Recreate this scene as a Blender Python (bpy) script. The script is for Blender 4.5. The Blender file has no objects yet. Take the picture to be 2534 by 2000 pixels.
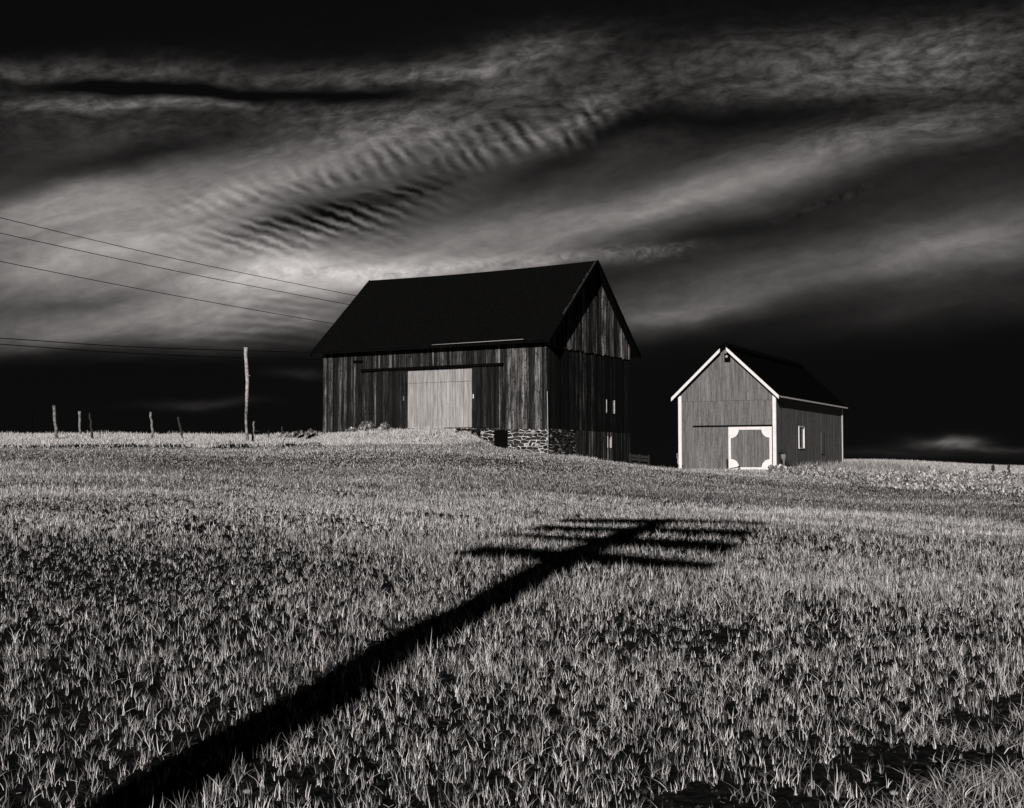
import bpy, bmesh, math, random
import numpy as np
from mathutils import Vector, Matrix
S = bpy.context.scene
COL = S.collection
R = math.radians
rng = np.random.default_rng(7)
random.seed(7)

# ------------------------------------------------------------------ camera
F = 3212.0; PITCH = 0.047; EYE = 1.6
CP, SP = math.cos(PITCH), math.sin(PITCH)
cam = bpy.data.cameras.new('camera')
cam.sensor_width = 36; cam.lens = 36 * F / 2534; cam.clip_start = 0.1; cam.clip_end = 20000
camo = bpy.data.objects.new('camera', cam); COL.objects.link(camo)
camo.location = (0, 0, EYE); camo.rotation_euler = (math.pi / 2 + PITCH, 0, 0)
S.camera = camo
# ------------------------------------------------------------------ exposure
S.view_settings.view_transform = 'Standard'; S.view_settings.look = 'None'
S.view_settings.exposure = 0.0; S.view_settings.gamma = 1
S.cycles.max_bounces = 4; S.cycles.diffuse_bounces = 2; S.cycles.transparent_max_bounces = 4
S.cycles.transmission_bounces = 2
# ------------------------------------------------------------------ sun
SUN_AZ = R(16.2); SUN_EL = R(19.0)         # light travels forward, 14 degrees to the right
sun_to = Vector((-math.sin(SUN_AZ) * math.cos(SUN_EL), -math.cos(SUN_AZ) * math.cos(SUN_EL), math.sin(SUN_EL)))
sl = bpy.data.lights.new('sun', 'SUN'); sl.energy = 4.6; sl.angle = R(0.45); sl.color = (1.0, 0.985, 0.965)
so = bpy.data.objects.new('sun', sl); COL.objects.link(so)
so.rotation_euler = (-sun_to).to_track_quat('-Z', 'Y').to_euler()
TINT = (1.06, 1.0, 0.975)
def g(v): return (v * TINT[0], v * TINT[1], v * TINT[2], 1)

V3 = Vector
# ------------------------------------------------------------------ node helpers
class NT:
    def __init__(s, tree): s.t = tree; s.n = tree.nodes; s.l = tree.links
    def new(s, typ, **kw):
        n = s.n.new(typ)
        for k, v in kw.items(): setattr(n, k, v)
        return n
    def set(s, sock, v):
        if v is None: return
        if isinstance(v, bpy.types.NodeSocket): s.l.new(v, sock)
        else: sock.default_value = v
    def m(s, op, a, b=None, c=None, clamp=False):
        n = s.new('ShaderNodeMath', operation=op, use_clamp=clamp)
        s.set(n.inputs[0], a); s.set(n.inputs[1], b); s.set(n.inputs[2], c)
        return n.outputs[0]
    def vm(s, op, a, b=None, out=0):
        n = s.new('ShaderNodeVectorMath', operation=op)
        s.set(n.inputs[0], a); s.set(n.inputs[1], b)
        return n.outputs[out]
    def mapping(s, vec, loc=(0, 0, 0), rot=(0, 0, 0), sc=(1, 1, 1), typ='POINT'):
        n = s.new('ShaderNodeMapping', vector_type=typ)
        s.set(n.inputs[0], vec); n.inputs[1].default_value = loc; n.inputs[2].default_value = rot; n.inputs[3].default_value = sc
        return n.outputs[0]
    def noise(s, vec, scale, detail=3, rough=0.5, dist=0.0, out=0):
        n = s.new('ShaderNodeTexNoise')
        s.set(n.inputs['Vector'], vec); n.inputs['Scale'].default_value = scale
        n.inputs['Detail'].default_value = detail; n.inputs['Roughness'].default_value = rough
        n.inputs['Distortion'].default_value = dist
        return n.outputs[out]
    def ramp(s, v, a, b, c=0.0, d=1.0, smooth=True):
        n = s.new('ShaderNodeMapRange', interpolation_type='SMOOTHSTEP' if smooth else 'LINEAR')
        s.set(n.inputs[0], v)
        for i, q in ((1, a), (2, b), (3, c), (4, d)): s.set(n.inputs[i], q)
        return n.outputs[0]

# ------------------------------------------------------------------ world: a dark, red-filtered sky with cirrus
W = bpy.data.worlds.new('World'); S.world = W; W.use_nodes = True
W.node_tree.nodes.clear()
w = NT(W.node_tree)
tc = w.new('ShaderNodeTexCoord').outputs['Generated']
dY = w.vm('DOT_PRODUCT', tc, (0, CP, SP), out=1)
dX = w.vm('DOT_PRODUCT', tc, (1, 0, 0), out=1)
dZ = w.vm('DOT_PRODUCT', tc, (0, -SP, CP), out=1)
dYc = w.m('MAXIMUM', dY, 0.2)
sx = w.m('MULTIPLY_ADD', w.m('DIVIDE', dX, dYc), 3.212, 1.267)
sy = w.m('MULTIPLY_ADD', w.m('DIVIDE', dZ, dYc), -3.212, 1.0)
cb = w.new('ShaderNodeCombineXYZ'); w.set(cb.inputs[0], sx); w.set(cb.inputs[1], sy)
P = cb.outputs[0]
# wisps: stretched noise, warped
nz = w.noise(w.mapping(P, sc=(1.3, 3.2, 1)), 1.5, 4, 0.55, out=1)
wv = w.vm('MULTIPLY', w.vm('SUBTRACT', nz, (0.5, 0.5, 0.5)), (0.24, 0.10, 0))
P2 = w.vm('ADD', P, wv)
K = 1.171 / 1000
def blob(vec, cx, cy, rx, ry, rot, amp, acc):
    m = w.mapping(vec, (cx * K, cy * K, 0), (0, 0, -R(rot)), (rx * K, ry * K, 1), 'TEXTURE')
    q = w.vm('DOT_PRODUCT', m, m, out=1)
    e = w.m('POWER', 0.3679, q)
    return w.m('MULTIPLY_ADD', e, amp, acc)
clouds = [
 (150,150,330,24,1,.17),(700,168,330,30,2,.17),(1130,115,170,38,8,.12),(330,216,300,20,2,.19),(60,215,160,34,0,.08),
 (820,262,330,50,-5,.11),(1010,180,180,60,10,.12),(200,290,350,55,0,.09),(1650,130,420,60,6,.14),(2000,110,260,80,8,.12),
 (1230,240,110,46,25,.14),(1850,180,380,38,5,.08),(720,325,380,55,6,.15),(350,425,430,62,5,.26),(60,520,330,110,8,.26),
 (480,560,340,90,0,.26),(760,578,250,42,3,.24),(1080,562,300,26,5,.16),(1350,542,120,16,8,.12),(250,690,430,50,2,.20),
 (600,670,230,60,4,.16),(1000,480,250,45,16,.17),(1320,440,380,48,19,.22),(1850,310,380,46,15,.14),(1620,590,560,52,15,.19),(1550,385,300,34,17,.07),
 (2080,520,300,66,15,.22),(1430,655,200,44,12,.12),(2060,640,320,40,10,.08),(1100,300,120,24,20,.10),(1080,430,1400,230,6,.14),(300,600,700,120,4,.06)]
dark = [(650,468,140,24,16,-.17),(860,412,130,20,18,-.09),(300,325,170,26,12,-.10),(330,185,260,14,-3,-.15),(620,197,260,19,-3,-.17),(900,190,130,16,6,-.08),
 (1550,238,480,34,4,-.10),(1180,335,180,30,28,-.10),(1500,500,350,20,16,-.05),(120,640,200,14,6,-.05),(300,735,330,14,2,-.06)]
acc = 0.0
for c in clouds + dark: acc = blob(P2, *c, acc)
# grain of the cirrus: long diagonal streaks and finer mottling
streak = w.noise(w.mapping(w.mapping(P2, rot=(0, 0, R(15))), sc=(0.6, 5.5, 1)), 1.7, 5, 0.5)
mott = w.noise(w.mapping(w.mapping(P2, rot=(0, 0, R(8))), sc=(8, 19, 1)), 2.2, 4, 0.62, 0.1)
topm = w.ramp(sy, 0.42, 0.25)                                    # mottled clouds high up
acc = w.m('MULTIPLY', acc, w.m('MULTIPLY_ADD', w.m('SUBTRACT', streak, 0.5), 1.35, 1.0))
mm = w.m('MULTIPLY_ADD', topm, 2.2, 0.45)
acc = w.m('MULTIPLY', acc, w.m('MULTIPLY_ADD', w.m('SUBTRACT', mott, 0.5), mm, 1.0))
# ripples (mackerel sky) along a rising chain, and small ones low on the left
def waves(rot, scale, dist):
    n = w.new('ShaderNodeTexWave', wave_type='BANDS', bands_direction='X', wave_profile='SIN')
    w.set(n.inputs['Vector'], w.mapping(w.vm('ADD', P, w.vm('MULTIPLY', wv, (0.35, 0.5, 0))), rot=(0, 0, R(rot))))
    n.inputs['Scale'].default_value = scale; n.inputs['Distortion'].default_value = dist
    n.inputs['Detail'].default_value = 3; n.inputs['Detail Scale'].default_value = 2.2
    return w.m('SUBTRACT', n.outputs['Fac'], 0.5)
brk = w.ramp(w.noise(w.mapping(P, sc=(1, 2.2, 1)), 8, 3, .6), .36, .60, .2, 1.5)
def ripple(blobs, rot, scale, dist, amp, acc):
    mk = 0.0
    for c in blobs: mk = blob(P2, *c, mk)
    return w.m('MULTIPLY_ADD', w.m('MULTIPLY', waves(rot, scale, dist), w.m('MULTIPLY', mk, brk)), amp, acc)
acc = ripple([(880,335,120,34,14,1.0),(1040,300,120,36,18,1.0),(1200,262,110,34,18,1.0),(700,372,90,26,8,.7)], 34, 8.5, 2.6, .15, acc)
acc = ripple([(480,424,130,26,4,1.1),(640,400,90,24,6,.8)], 60, 11, 2.2, .11, acc)
acc = ripple([(610,505,180,46,6,1.1),(800,440,130,30,18,.8)], 71, 13, 2.6, .20, acc)
mask3 = 0.0
for c in [(560,700,150,38,0,.8),(620,650,120,24,0,.7)]: mask3 = blob(P2, *c, mask3)
acc = w.m('MULTIPLY_ADD', w.m('MULTIPLY', waves(84, 14, 1.6), mask3), 0.09, acc)
mask4 = 0.0
for c in [(760,575,260,20,3,1.0),(1150,552,260,14,5,1.0),(1380,540,90,12,8,1.2),(1720,435,130,8,14,.7)]: mask4 = blob(P2, *c, mask4)
fine = w.noise(w.mapping(P, rot=(0, 0, R(-20)), sc=(14, 20, 1)), 2.0, 4, 0.6, 1.0)
acc = w.m('MULTIPLY_ADD', w.m('MULTIPLY', w.m('SUBTRACT', fine, 0.47), mask4), 0.40, acc)
# clear air below the cloud deck near the horizon
edge = w.ramp(sx, 0.7, 1.9, 0.0, 1.0)
lo = w.m('MULTIPLY_ADD', edge, -0.09, 0.855); hi = w.m('MULTIPLY_ADD', edge, 0.07, 0.915)
hm = w.new('ShaderNodeMapRange', interpolation_type='SMOOTHSTEP')
wy = w.new('ShaderNodeSeparateXYZ'); w.set(wy.inputs[0], P2)
sy2 = w.m('MULTIPLY_ADD', w.m('SUBTRACT', wy.outputs[1], sy), 0.6, sy)
w.set(hm.inputs[0], sy2); w.set(hm.inputs[1], lo); w.set(hm.inputs[2], hi); hm.inputs[3].default_value = 1; hm.inputs[4].default_value = 0
acc = w.m('MULTIPLY', acc, hm.outputs[0])
low = 0.0
for c in [(2010,932,70,12,0,.30),(2080,945,140,8,0,.12),(420,857,110,8,4,.08),(1900,960,300,10,0,.05),(640,790,70,9,0,.07)]: low = blob(P2, *c, low)
low = w.m('MULTIPLY', low, w.m('MULTIPLY_ADD', mott, 1.2, 0.4))
acc = w.m('ADD', acc, low)
# fade of the cloud deck at the zenith side
acc = w.m('MULTIPLY', acc, w.ramp(dY, 0.25, 0.6, 0.35, 1.0))
disp = w.m('MAXIMUM', w.m('ADD', acc, 0.072), 0.068)
lin = w.m('POWER', disp, 2.2)
# the clear sky itself, seen through a deep red filter (red channel only)
sky = w.new('ShaderNodeTexSky', sky_type='NISHITA', sun_disc=False)
sky.sun_elevation = SUN_EL; sky.sun_rotation = math.pi + SUN_AZ; sky.air_density = 1.0; sky.dust_density = 0.0
sr = w.new('ShaderNodeSeparateColor'); w.set(sr.inputs[0], sky.outputs[0])
skyr = w.m('MULTIPLY', sr.outputs[0], 0.0006)
tot = w.m('ADD', w.m('MULTIPLY', lin, 10.0), w.m('MINIMUM', skyr, 0.02))
cc = w.new('ShaderNodeCombineXYZ')
for i in range(3): w.set(cc.inputs[i], w.m('MULTIPLY', tot, TINT[i]))
bg = w.new('ShaderNodeBackground'); bg.inputs[1].default_value = 0.1; w.set(bg.inputs[0], cc.outputs[0])
wo = w.new('ShaderNodeOutputWorld'); w.set(wo.inputs[0], bg.outputs[0])
W.cycles.sampling_method = 'MANUAL'; W.cycles.sample_map_resolution = 256

# ------------------------------------------------------------------ geometry of the view, used to survey the land
def pt(px, py, Y):
    u = (px - 1267) / F; v = (1000 - py) / F
    d = (u, CP - SP * v, SP + CP * v); k = Y / d[1]
    return Vector((d[0] * k, Y, EYE + d[2] * k))
def elev(py):
    v = (1000 - py) / F
    return (SP + CP * v) / (CP - SP * v)

def pchip(xs, ys, xq):
    xs = np.array(xs, float); ys = np.array(ys, float)
    h = np.diff(xs); dl = np.diff(ys, axis=0) / h
    m = np.zeros_like(ys); m[0] = dl[0]; m[-1] = dl[-1]
    for i in range(1, len(xs) - 1):
        if dl[i - 1] * dl[i] > 0:
            w1 = 2 * h[i] + h[i - 1]; w2 = h[i] + 2 * h[i - 1]
            m[i] = (w1 + w2) / (w1 / dl[i - 1] + w2 / dl[i])
    i = np.clip(np.searchsorted(xs, xq) - 1, 0, len(xs) - 2)
    t = np.clip((xq - xs[i]) / h[i], 0, 1)
    return (ys[i] * (1 + 2 * t) * (1 - t) ** 2 + h[i] * m[i] * t * (1 - t) ** 2
            + ys[i + 1] * t * t * (3 - 2 * t) + h[i] * m[i + 1] * t * t * (t - 1))

near_z = [(5.6, .04), (6.4, .09), (7.4, .16), (8.6, .27), (10, .375), (12, .46)]      # the foreground, heights in metres
near = []
prof = {
 0:    near + [(14.2,1345),(18.5,1272),(23,1228),(30.5,1180),(40,1140),(48,1109),(51,1102),(54,1095),(58.5,1078),(64,1074),(72,1079)],
 640:  near + [(14.2,1350),(18.5,1277),(23,1236),(30.5,1190),(40,1147),(48,1112),(51,1104),(54,1096),(58.5,1084),(64,1077),(72,1080)],
 1000: near + [(14.2,1356),(18.5,1284),(23,1243),(30.5,1199),(40,1156),(48,1111),(53,1097),(56,1094),(60,1090),(66,1088),(74,1092)],
 1267: near + [(14.2,1366),(18.5,1291),(23,1250),(30.5,1206),(40,1163),(48,1124),(53,1112),(56,1113),(60,1117),(66,1119),(74,1124)],
 1450: near + [(14.2,1375),(18.5,1297),(23,1257),(30.5,1214),(40,1173),(48,1142),(53,1131),(57,1133),(64,1136),(74,1142)],
 1690: near + [(14.2,1384),(18.5,1296),(23,1265),(30.5,1224),(40,1190),(48,1164),(54,1158),(58,1161),(66,1164),(80,1166)],
 1924: near + [(14.2,1394),(18.5,1305),(23,1273),(30.5,1238),(40,1208),(48,1182),(54,1169),(58,1162),(70,1151),(100,1143)],
 2150: near + [(14.2,1404),(18.5,1314),(23,1283),(30.5,1250),(40,1221),(46,1200),(54,1174),(60,1162),(75,1149),(100,1139)],
 2534: near + [(14.2,1418),(18.5,1328),(23,1299),(30.5,1261),(38,1228),(46,1197),(54,1180),(75,1165),(100,1154)],
}
prof[-1000] = prof[0]; prof[3500] = prof[2534]
cks = sorted(prof)
Yd = np.concatenate([np.linspace(0, 80, 321)[:-1], np.linspace(80, 200, 61)[:-1], [200, 400, 800, 1600, 3200, 6400]])
tab = []
for c in cks:
    ys = [-100, 0] + [q[0] for q in near_z]; zs = [0, 0] + [q[1] for q in near_z]
    for Y, py in prof[c]:
        crop_h = .05 + .05 * min(max((Y - 18) / 14, 0), 1)                 # surveyed over the tops of the crop
        ys.append(Y); zs.append(EYE + elev(py) * Y - crop_h)
    lastY = ys[-1]
    ys += [lastY + 30, 220, 800, 6500]; zs += [min(zs[-1] - 1.2, 1.2), -3, -6, -20]
    tab.append(pchip(ys, zs, Yd))
tab = np.array(tab)
Cd = np.linspace(-1000, 3500, 181)
T2 = np.stack([pchip(cks, tab[:, j], Cd) for j in range(len(Yd))], 1)

YAW1 = 0.526; C1 = Vector((1.624, 60.0, 0)); A1 = Vector((-math.cos(YAW1), math.sin(YAW1), 0)); N1 = Vector((math.sin(YAW1), math.cos(YAW1), 0))
ZS, ZE, ZR, L1, D1, OE, OR_ = 3.28, 7.31, 11.65, 13.07, 8.96, 0.52, 0.42
TAN1 = (ZR - ZE) / (D1 / 2 + OE)
def sstep(a, b, x):
    t = np.clip((x - a) / (b - a), 0, 1); return t * t * (3 - 2 * t)
def ramp_bump(x, y, z):
    dx, dy = x - C1.x, y - C1.y
    s = dx * A1.x + dy * A1.y; t = -(dx * N1.x + dy * N1.y)      # s: left along the wall, t: out from it
    t0 = np.clip(t, 0, 9)
    edge = 3.75 - 0.95 * np.maximum(t0 - 1.3, 0)
    wr = sstep(edge - 0.2 - 0.35 * t0, edge + 0.1, s)
    wl = 1 - sstep(8.5, 16.0, s)
    wt = 1 - sstep(0.6, 6.5, t)
    top = 3.31 - 0.055 * t0
    k = wr * wl * wt * (t > -1.5)
    return z + (np.maximum(top, z) - z) * k
def height(x, y):
    x = np.asarray(x, float); y = np.asarray(y, float)
    c = 1267 + F * x / np.maximum(y, 3.0)
    c = np.clip(c, -1000, 3499.9); yy = np.clip(y, 0, 6399)
    i = (c + 1000) / 25; i0 = np.clip(i.astype(int), 0, 179); fi = i - i0
    j0 = np.clip(np.searchsorted(Yd, yy, side='right') - 1, 0, len(Yd) - 2); fj = (yy - Yd[j0]) / (Yd[j0 + 1] - Yd[j0])
    z = (T2[i0, j0] * (1 - fi) * (1 - fj) + T2[i0 + 1, j0] * fi * (1 - fj) + T2[i0, j0 + 1] * (1 - fi) * fj + T2[i0 + 1, j0 + 1] * fi * fj)
    z = ramp_bump(x, y, z)
    und = 0.03 * np.sin(x * .9 + 1.3) * np.sin(y * .55) + 0.012 * np.sin(x * 2.3 + y * 1.7)
    return z + und * np.clip((60 - y) / 40, 0, 1) * (y > 0)
def hz(x, y): return float(height(np.array([x]), np.array([y]))[0])
def on_ground(px, Y):
    u = (px - 1267) / F; x = u * Y
    for _ in range(3):
        z = hz(x, Y); x = u * (Y * CP + (z - EYE) * SP)
    return Vector((x, Y, hz(x, Y)))

# ------------------------------------------------------------------ object helpers
def tag(o, label=None, cat=None, group=None, kind=None):
    for k, v in (('label', label), ('category', cat), ('group', group), ('kind', kind)):
        if v: o[k] = v
    return o
def empty(name, loc, label, cat, group=None):
    o = bpy.data.objects.new(name, None); COL.objects.link(o); o.location = loc; o.empty_display_size = 0.3
    return tag(o, label, cat, group)
def link_mesh(name, me, mat, parent=None):
    o = bpy.data.objects.new(name, me); COL.objects.link(o)
    if mat: me.materials.append(mat)
    if parent:
        o.parent = parent; o.matrix_parent_inverse = Matrix.Translation(parent.location).inverted()
    return o
class MB:
    """collects polygons with a per-vertex tone"""
    def __init__(s): s.v = []; s.f = []; s.t = []; s.sm = []
    def poly(s, pts, faces, tone=1.0, smooth=False):
        b = len(s.v)
        s.v += [tuple(p) for p in pts]; s.t += [tone] * len(pts)
        s.f += [[b + i for i in f] for f in faces]; s.sm += [smooth] * len(faces)
    def prism(s, front, d, tone=1.0):
        """front: list of points CCW seen from outside; d: Vector to the back"""
        n = len(front); pts = [Vector(p) for p in front] + [Vector(p) + d for p in front]
        fs = [list(range(n)), list(range(2 * n - 1, n - 1, -1))]
        for i in range(n):
            j = (i + 1) % n; fs.append([i, i + n, j + n, j])
        s.poly(pts, fs, tone)
    def box(s, o, ax, ay, az, tone=1.0):
        o, ax, ay, az = map(Vector, (o, ax, ay, az))
        s.prism([o, o + ax, o + ax + az, o + az], ay, tone)
    def tube(s, pts, rad, n=8, tone=1.0, cap=True):
        pts = [Vector(p) for p in pts]
        if not hasattr(rad, '__len__'): rad = [rad] * len(pts)
        vs = []; up0 = None
        for i, p in enumerate(pts):
            d = (pts[min(i + 1, len(pts) - 1)] - pts[max(i - 1, 0)]).normalized()
            a = d.cross(Vector((0, 0, 1)) if abs(d.z) < .9 else Vector((1, 0, 0))).normalized(); b = d.cross(a)
            for k in range(n):
                t = 2 * math.pi * k / n; vs.append(p + (a * math.cos(t) + b * math.sin(t)) * rad[i])
        fs = []
        for i in range(len(pts) - 1):
            for k in range(n):
                k2 = (k + 1) % n; fs.append([i * n + k, i * n + k2, (i + 1) * n + k2, (i + 1) * n + k])
        if cap: fs.append(list(range(n))[::-1]); fs.append([(len(pts) - 1) * n + k for k in range(n)])
        s.poly(vs, fs, tone, smooth=n > 5)
    def build(s, name, mat, parent=None, bevel=0):
        me = bpy.data.meshes.new(name); me.from_pydata(s.v, [], s.f)
        a = me.attributes.new('tone', 'FLOAT', 'POINT'); a.data.foreach_set('value', s.t)
        me.polygons.foreach_set('use_smooth', s.sm)
        me.update()
        bm = bmesh.new(); bm.from_mesh(me); bmesh.ops.recalc_face_normals(bm, faces=bm.faces); bm.to_mesh(me); bm.free()
        o = link_mesh(name, me, mat, parent)
        if bevel:
            md = o.modifiers.new('bevel', 'BEVEL'); md.width = bevel; md.segments = 1; md.limit_method = 'ANGLE'
        return o

# ------------------------------------------------------------------ materials
def mat(name):
    m = bpy.data.materials.new(name); m.use_nodes = True; m.node_tree.nodes.clear(); t = NT(m.node_tree)
    b = t.new('ShaderNodeBsdfPrincipled'); o = t.new('ShaderNodeOutputMaterial'); t.set(o.inputs[0], b.outputs[0])
    b.inputs['Specular IOR Level'].default_value = 0.15; b.inputs['Roughness'].default_value = 0.85
    return m, t, b
def tinted(t, v):
    n = t.new('ShaderNodeVectorMath', operation='SCALE'); n.inputs[0].default_value = TINT; t.set(n.inputs['Scale'], v)
    return n.outputs[0]
def tone_attr(t):
    return t.new('ShaderNodeAttribute', attribute_name='tone').outputs['Fac']
def wood(name, lo, hi, rot=0.0, fine=26, knots=0.6, contrast=1.0, rough=.9, bump=.3, power=1.6):
    m, t, b = mat(name)
    pos = t.new('ShaderNodeTexCoord').outputs['Object']
    p = t.mapping(pos, rot=(0, 0, rot))
    tn = tone_attr(t)
    off = t.new('ShaderNodeCombineXYZ'); t.set(off.inputs[0], t.m('MULTIPLY', tn, 37.0)); t.set(off.inputs[2], t.m('MULTIPLY', tn, 91.0))
    p = t.vm('ADD', p, off.outputs[0])
    gr = t.noise(t.mapping(p, sc=(1, 1, .045)), fine, 5, .65)            # vertical grain
    st = t.noise(t.mapping(p, sc=(1, 1, .07)), 9, 5, .65)                # run-off streaks
    kn = t.ramp(t.noise(t.mapping(p, sc=(1, 1, .6)), 14, 2, .5), .60, .66)  # knots
    v = t.m('MULTIPLY_ADD', t.m('SUBTRACT', gr, .5), 1.5 * contrast, .5)
    v = t.m('MULTIPLY_ADD', t.m('SUBTRACT', st, .5), 1.6 * contrast, v)
    v = t.m('MULTIPLY', t.m('MAXIMUM', v, 0.03), tn)
    v = t.m('MULTIPLY', v, t.m('MULTIPLY_ADD', kn, -knots, 1.0))
    v = t.m('POWER', t.m('MAXIMUM', v, 0.0), power, clamp=True)
    v = t.m('MULTIPLY_ADD', v, hi - lo, lo)
    t.set(b.inputs['Base Color'], tinted(t, v)); b.inputs['Roughness'].default_value = rough
    bp = t.new('ShaderNodeBump'); bp.inputs['Strength'].default_value = bump; bp.inputs['Distance'].default_value = .02
    t.set(bp.inputs['Height'], gr); t.set(b.inputs['Normal'], bp.outputs[0])
    return m
def plain(name, v, var=.25, scale=6, rough=.8, bump=.1, spec=.15):
    m, t, b = mat(name)
    pos = t.new('ShaderNodeTexCoord').outputs['Object']
    n = t.noise(pos, scale, 5, .6)
    t.set(b.inputs['Base Color'], tinted(t, t.m('MULTIPLY', t.m('MULTIPLY_ADD', t.m('SUBTRACT', n, .5), var * 2.5, 1.0), v)))
    b.inputs['Roughness'].default_value = rough; b.inputs['Specular IOR Level'].default_value = spec
    bp = t.new('ShaderNodeBump'); bp.inputs['Strength'].default_value = bump; bp.inputs['Distance'].default_value = .02
    t.set(bp.inputs['Height'], t.noise(pos, scale * 4, 4, .6)); t.set(b.inputs['Normal'], bp.outputs[0])
    return m
M = {}
M['barn_front'] = wood('weathered_siding', .002, .31, rot=YAW1, power=2.0, contrast=1.25)
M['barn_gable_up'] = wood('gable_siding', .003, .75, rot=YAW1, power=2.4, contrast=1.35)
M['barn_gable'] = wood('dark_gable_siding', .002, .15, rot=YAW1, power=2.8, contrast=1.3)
M['barn_low'] = wood('basement_siding', .003, .34, rot=YAW1, power=2.2)
M['door_light'] = wood('pale_door_wood', .13, .46, rot=YAW1, fine=30, knots=.35, contrast=1.05, power=1.0)
M['door_dark'] = wood('dark_door_wood', .0015, .035, rot=YAW1, power=1.8)
M['red_siding'] = wood('painted_siding', .055, .20, rot=.473, fine=48, knots=.55, contrast=1.2, power=1.0)
M['white'] = plain('white_paint', .66, .18, 7, .6, .15)
M['roof'] = plain('black_shingles', .0040, .7, 8, 1.0, .7, spec=0)
M['roof_edge'] = plain('weathered_roof_edge', .03, .6, 14, .95, .4, spec=0)
M['black'] = plain('dark_timber', .003, .3, 8, .95, spec=0)
M['pole'] = plain('pale_barkless_wood', .32, 1.3, 12, .85, .6)
M['post'] = plain('grey_post_wood', .15, 1.8, 7, .9, .6)
M['post_dark'] = plain('dark_post_wood', .03, .6, 9, .95, .5)
M['steel'] = plain('galvanised_metal', .42, .15, 10, .5)
M['wire'] = plain('wire', .0015, .1, 4, .7)
M['old_paint'] = plain('old_paint', .34, .8, 9, .9, .3)
M['pebble'] = plain('pale_pebble', .26, .8, 25, .9, .4)
M['rust'] = plain('rusty_iron', .016, .5, 12, .8, .4)
M['bucket'] = plain('dull_grey_tin', .16, .4, 9, .6, .3)
M['glass'] = plain('dark_glass', .006, .2, 4, .25, 0, spec=.4)
def leafmat(name, v, spread, trans=.3):
    m = bpy.data.materials.new(name); m.use_nodes = True; m.node_tree.nodes.clear(); t = NT(m.node_tree)
    tn = tone_attr(t)
    c = tinted(t, t.m('MULTIPLY', t.m('MULTIPLY_ADD', t.m('POWER', tn, 2.1), spread, 1 - spread), v))
    d = t.new('ShaderNodeBsdfDiffuse'); t.set(d.inputs[0], c)
    tr = t.new('ShaderNodeBsdfTranslucent'); t.set(tr.inputs[0], c)
    mx = t.new('ShaderNodeMixShader'); mx.inputs[0].default_value = trans; t.set(mx.inputs[1], d.outputs[0]); t.set(mx.inputs[2], tr.outputs[0])
    gl = t.new('ShaderNodeBsdfGlossy'); gl.inputs['Roughness'].default_value = .45; gl.inputs[0].default_value = (.8, .8, .8, 1)
    m2 = t.new('ShaderNodeMixShader'); m2.inputs[0].default_value = .03; t.set(m2.inputs[1], mx.outputs[0]); t.set(m2.inputs[2], gl.outputs[0])
    o = t.new('ShaderNodeOutputMaterial'); t.set(o.inputs[0], m2.outputs[0]); return m
M['blade'] = leafmat('young_grain', .86, .96, .18)
M['verge'] = leafmat('dry_verge_grass', .68, .85)
M['leaf'] = leafmat('broad_leaves', .8, .85)
# soil
m, t, b = mat('soil')
pos = t.new('ShaderNodeTexCoord').outputs['Object']
sp_ = t.new('ShaderNodeSeparateXYZ'); t.set(sp_.inputs[0], pos)
n1 = t.noise(pos, 14, 5, .65); n2 = t.noise(pos, 1.3, 3, .5)
far = t.ramp(sp_.outputs[1], 55, 57.5)
soilv = t.m('MULTIPLY_ADD', t.m('POWER', n1, 3.0), .06, .0)
farv = t.m('MULTIPLY_ADD', t.noise(pos, 5, 5, .7), .30, .0)
v = t.m('ADD', t.m('MULTIPLY', soilv, t.m('SUBTRACT', 1.0, far)), t.m('MULTIPLY', farv, far))
t.set(b.inputs['Base Color'], tinted(t, v)); b.inputs['Specular IOR Level'].default_value = .02; b.inputs['Roughness'].default_value = 1
bp = t.new('ShaderNodeBump'); bp.inputs['Strength'].default_value = .8; bp.inputs['Distance'].default_value = .04
t.set(bp.inputs['Height'], n1); t.set(b.inputs['Normal'], bp.outputs[0])
M['soil'] = m

# ------------------------------------------------------------------ ground
def axis(parts):
    out = []
    for a, b_, n in parts: out += list(np.linspace(a, b_, n, endpoint=False))
    return np.array(out + [parts[-1][1]])
gx = axis([(-5000, -600, 12), (-600, -80, 26), (-80, -28, 52), (-28, 34, 250), (34, 90, 50), (90, 600, 26), (600, 5000, 12)])
gy = axis([(-3000, -60, 14), (-60, -2, 30), (-2, 52, 216), (52, 70, 120), (70, 130, 80), (130, 400, 30), (400, 6400, 24)])
XX, YY = np.meshgrid(gx, gy); ZZ = height(XX, YY)
nx, ny = len(gx), len(gy)
me = bpy.data.meshes.new('ground')
vv = np.stack([XX, YY, ZZ], -1).reshape(-1, 3)
ii = np.arange(nx * ny).reshape(ny, nx)
qq = np.stack([ii[:-1, :-1], ii[:-1, 1:], ii[1:, 1:], ii[1:, :-1]], -1).reshape(-1, 4)
def fast_mesh(me, verts, loops, totals, tone=None, smooth=True):
    me.vertices.add(len(verts)); me.vertices.foreach_set('co', verts.astype(np.float32).ravel())
    me.loops.add(len(loops)); me.loops.foreach_set('vertex_index', loops.astype(np.int32))
    me.polygons.add(len(totals)); st = np.concatenate([[0], np.cumsum(totals)[:-1]])
    me.polygons.foreach_set('loop_start', st.astype(np.int32)); me.polygons.foreach_set('loop_total', totals.astype(np.int32))
    me.polygons.foreach_set('use_smooth', np.full(len(totals), smooth))
    me.update(calc_edges=True)
    if tone is not None:
        a = me.attributes.new('tone', 'FLOAT', 'POINT'); a.data.foreach_set('value', tone.astype(np.float32))
fast_mesh(me, vv, qq.ravel(), np.full(len(qq), 4))
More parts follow.
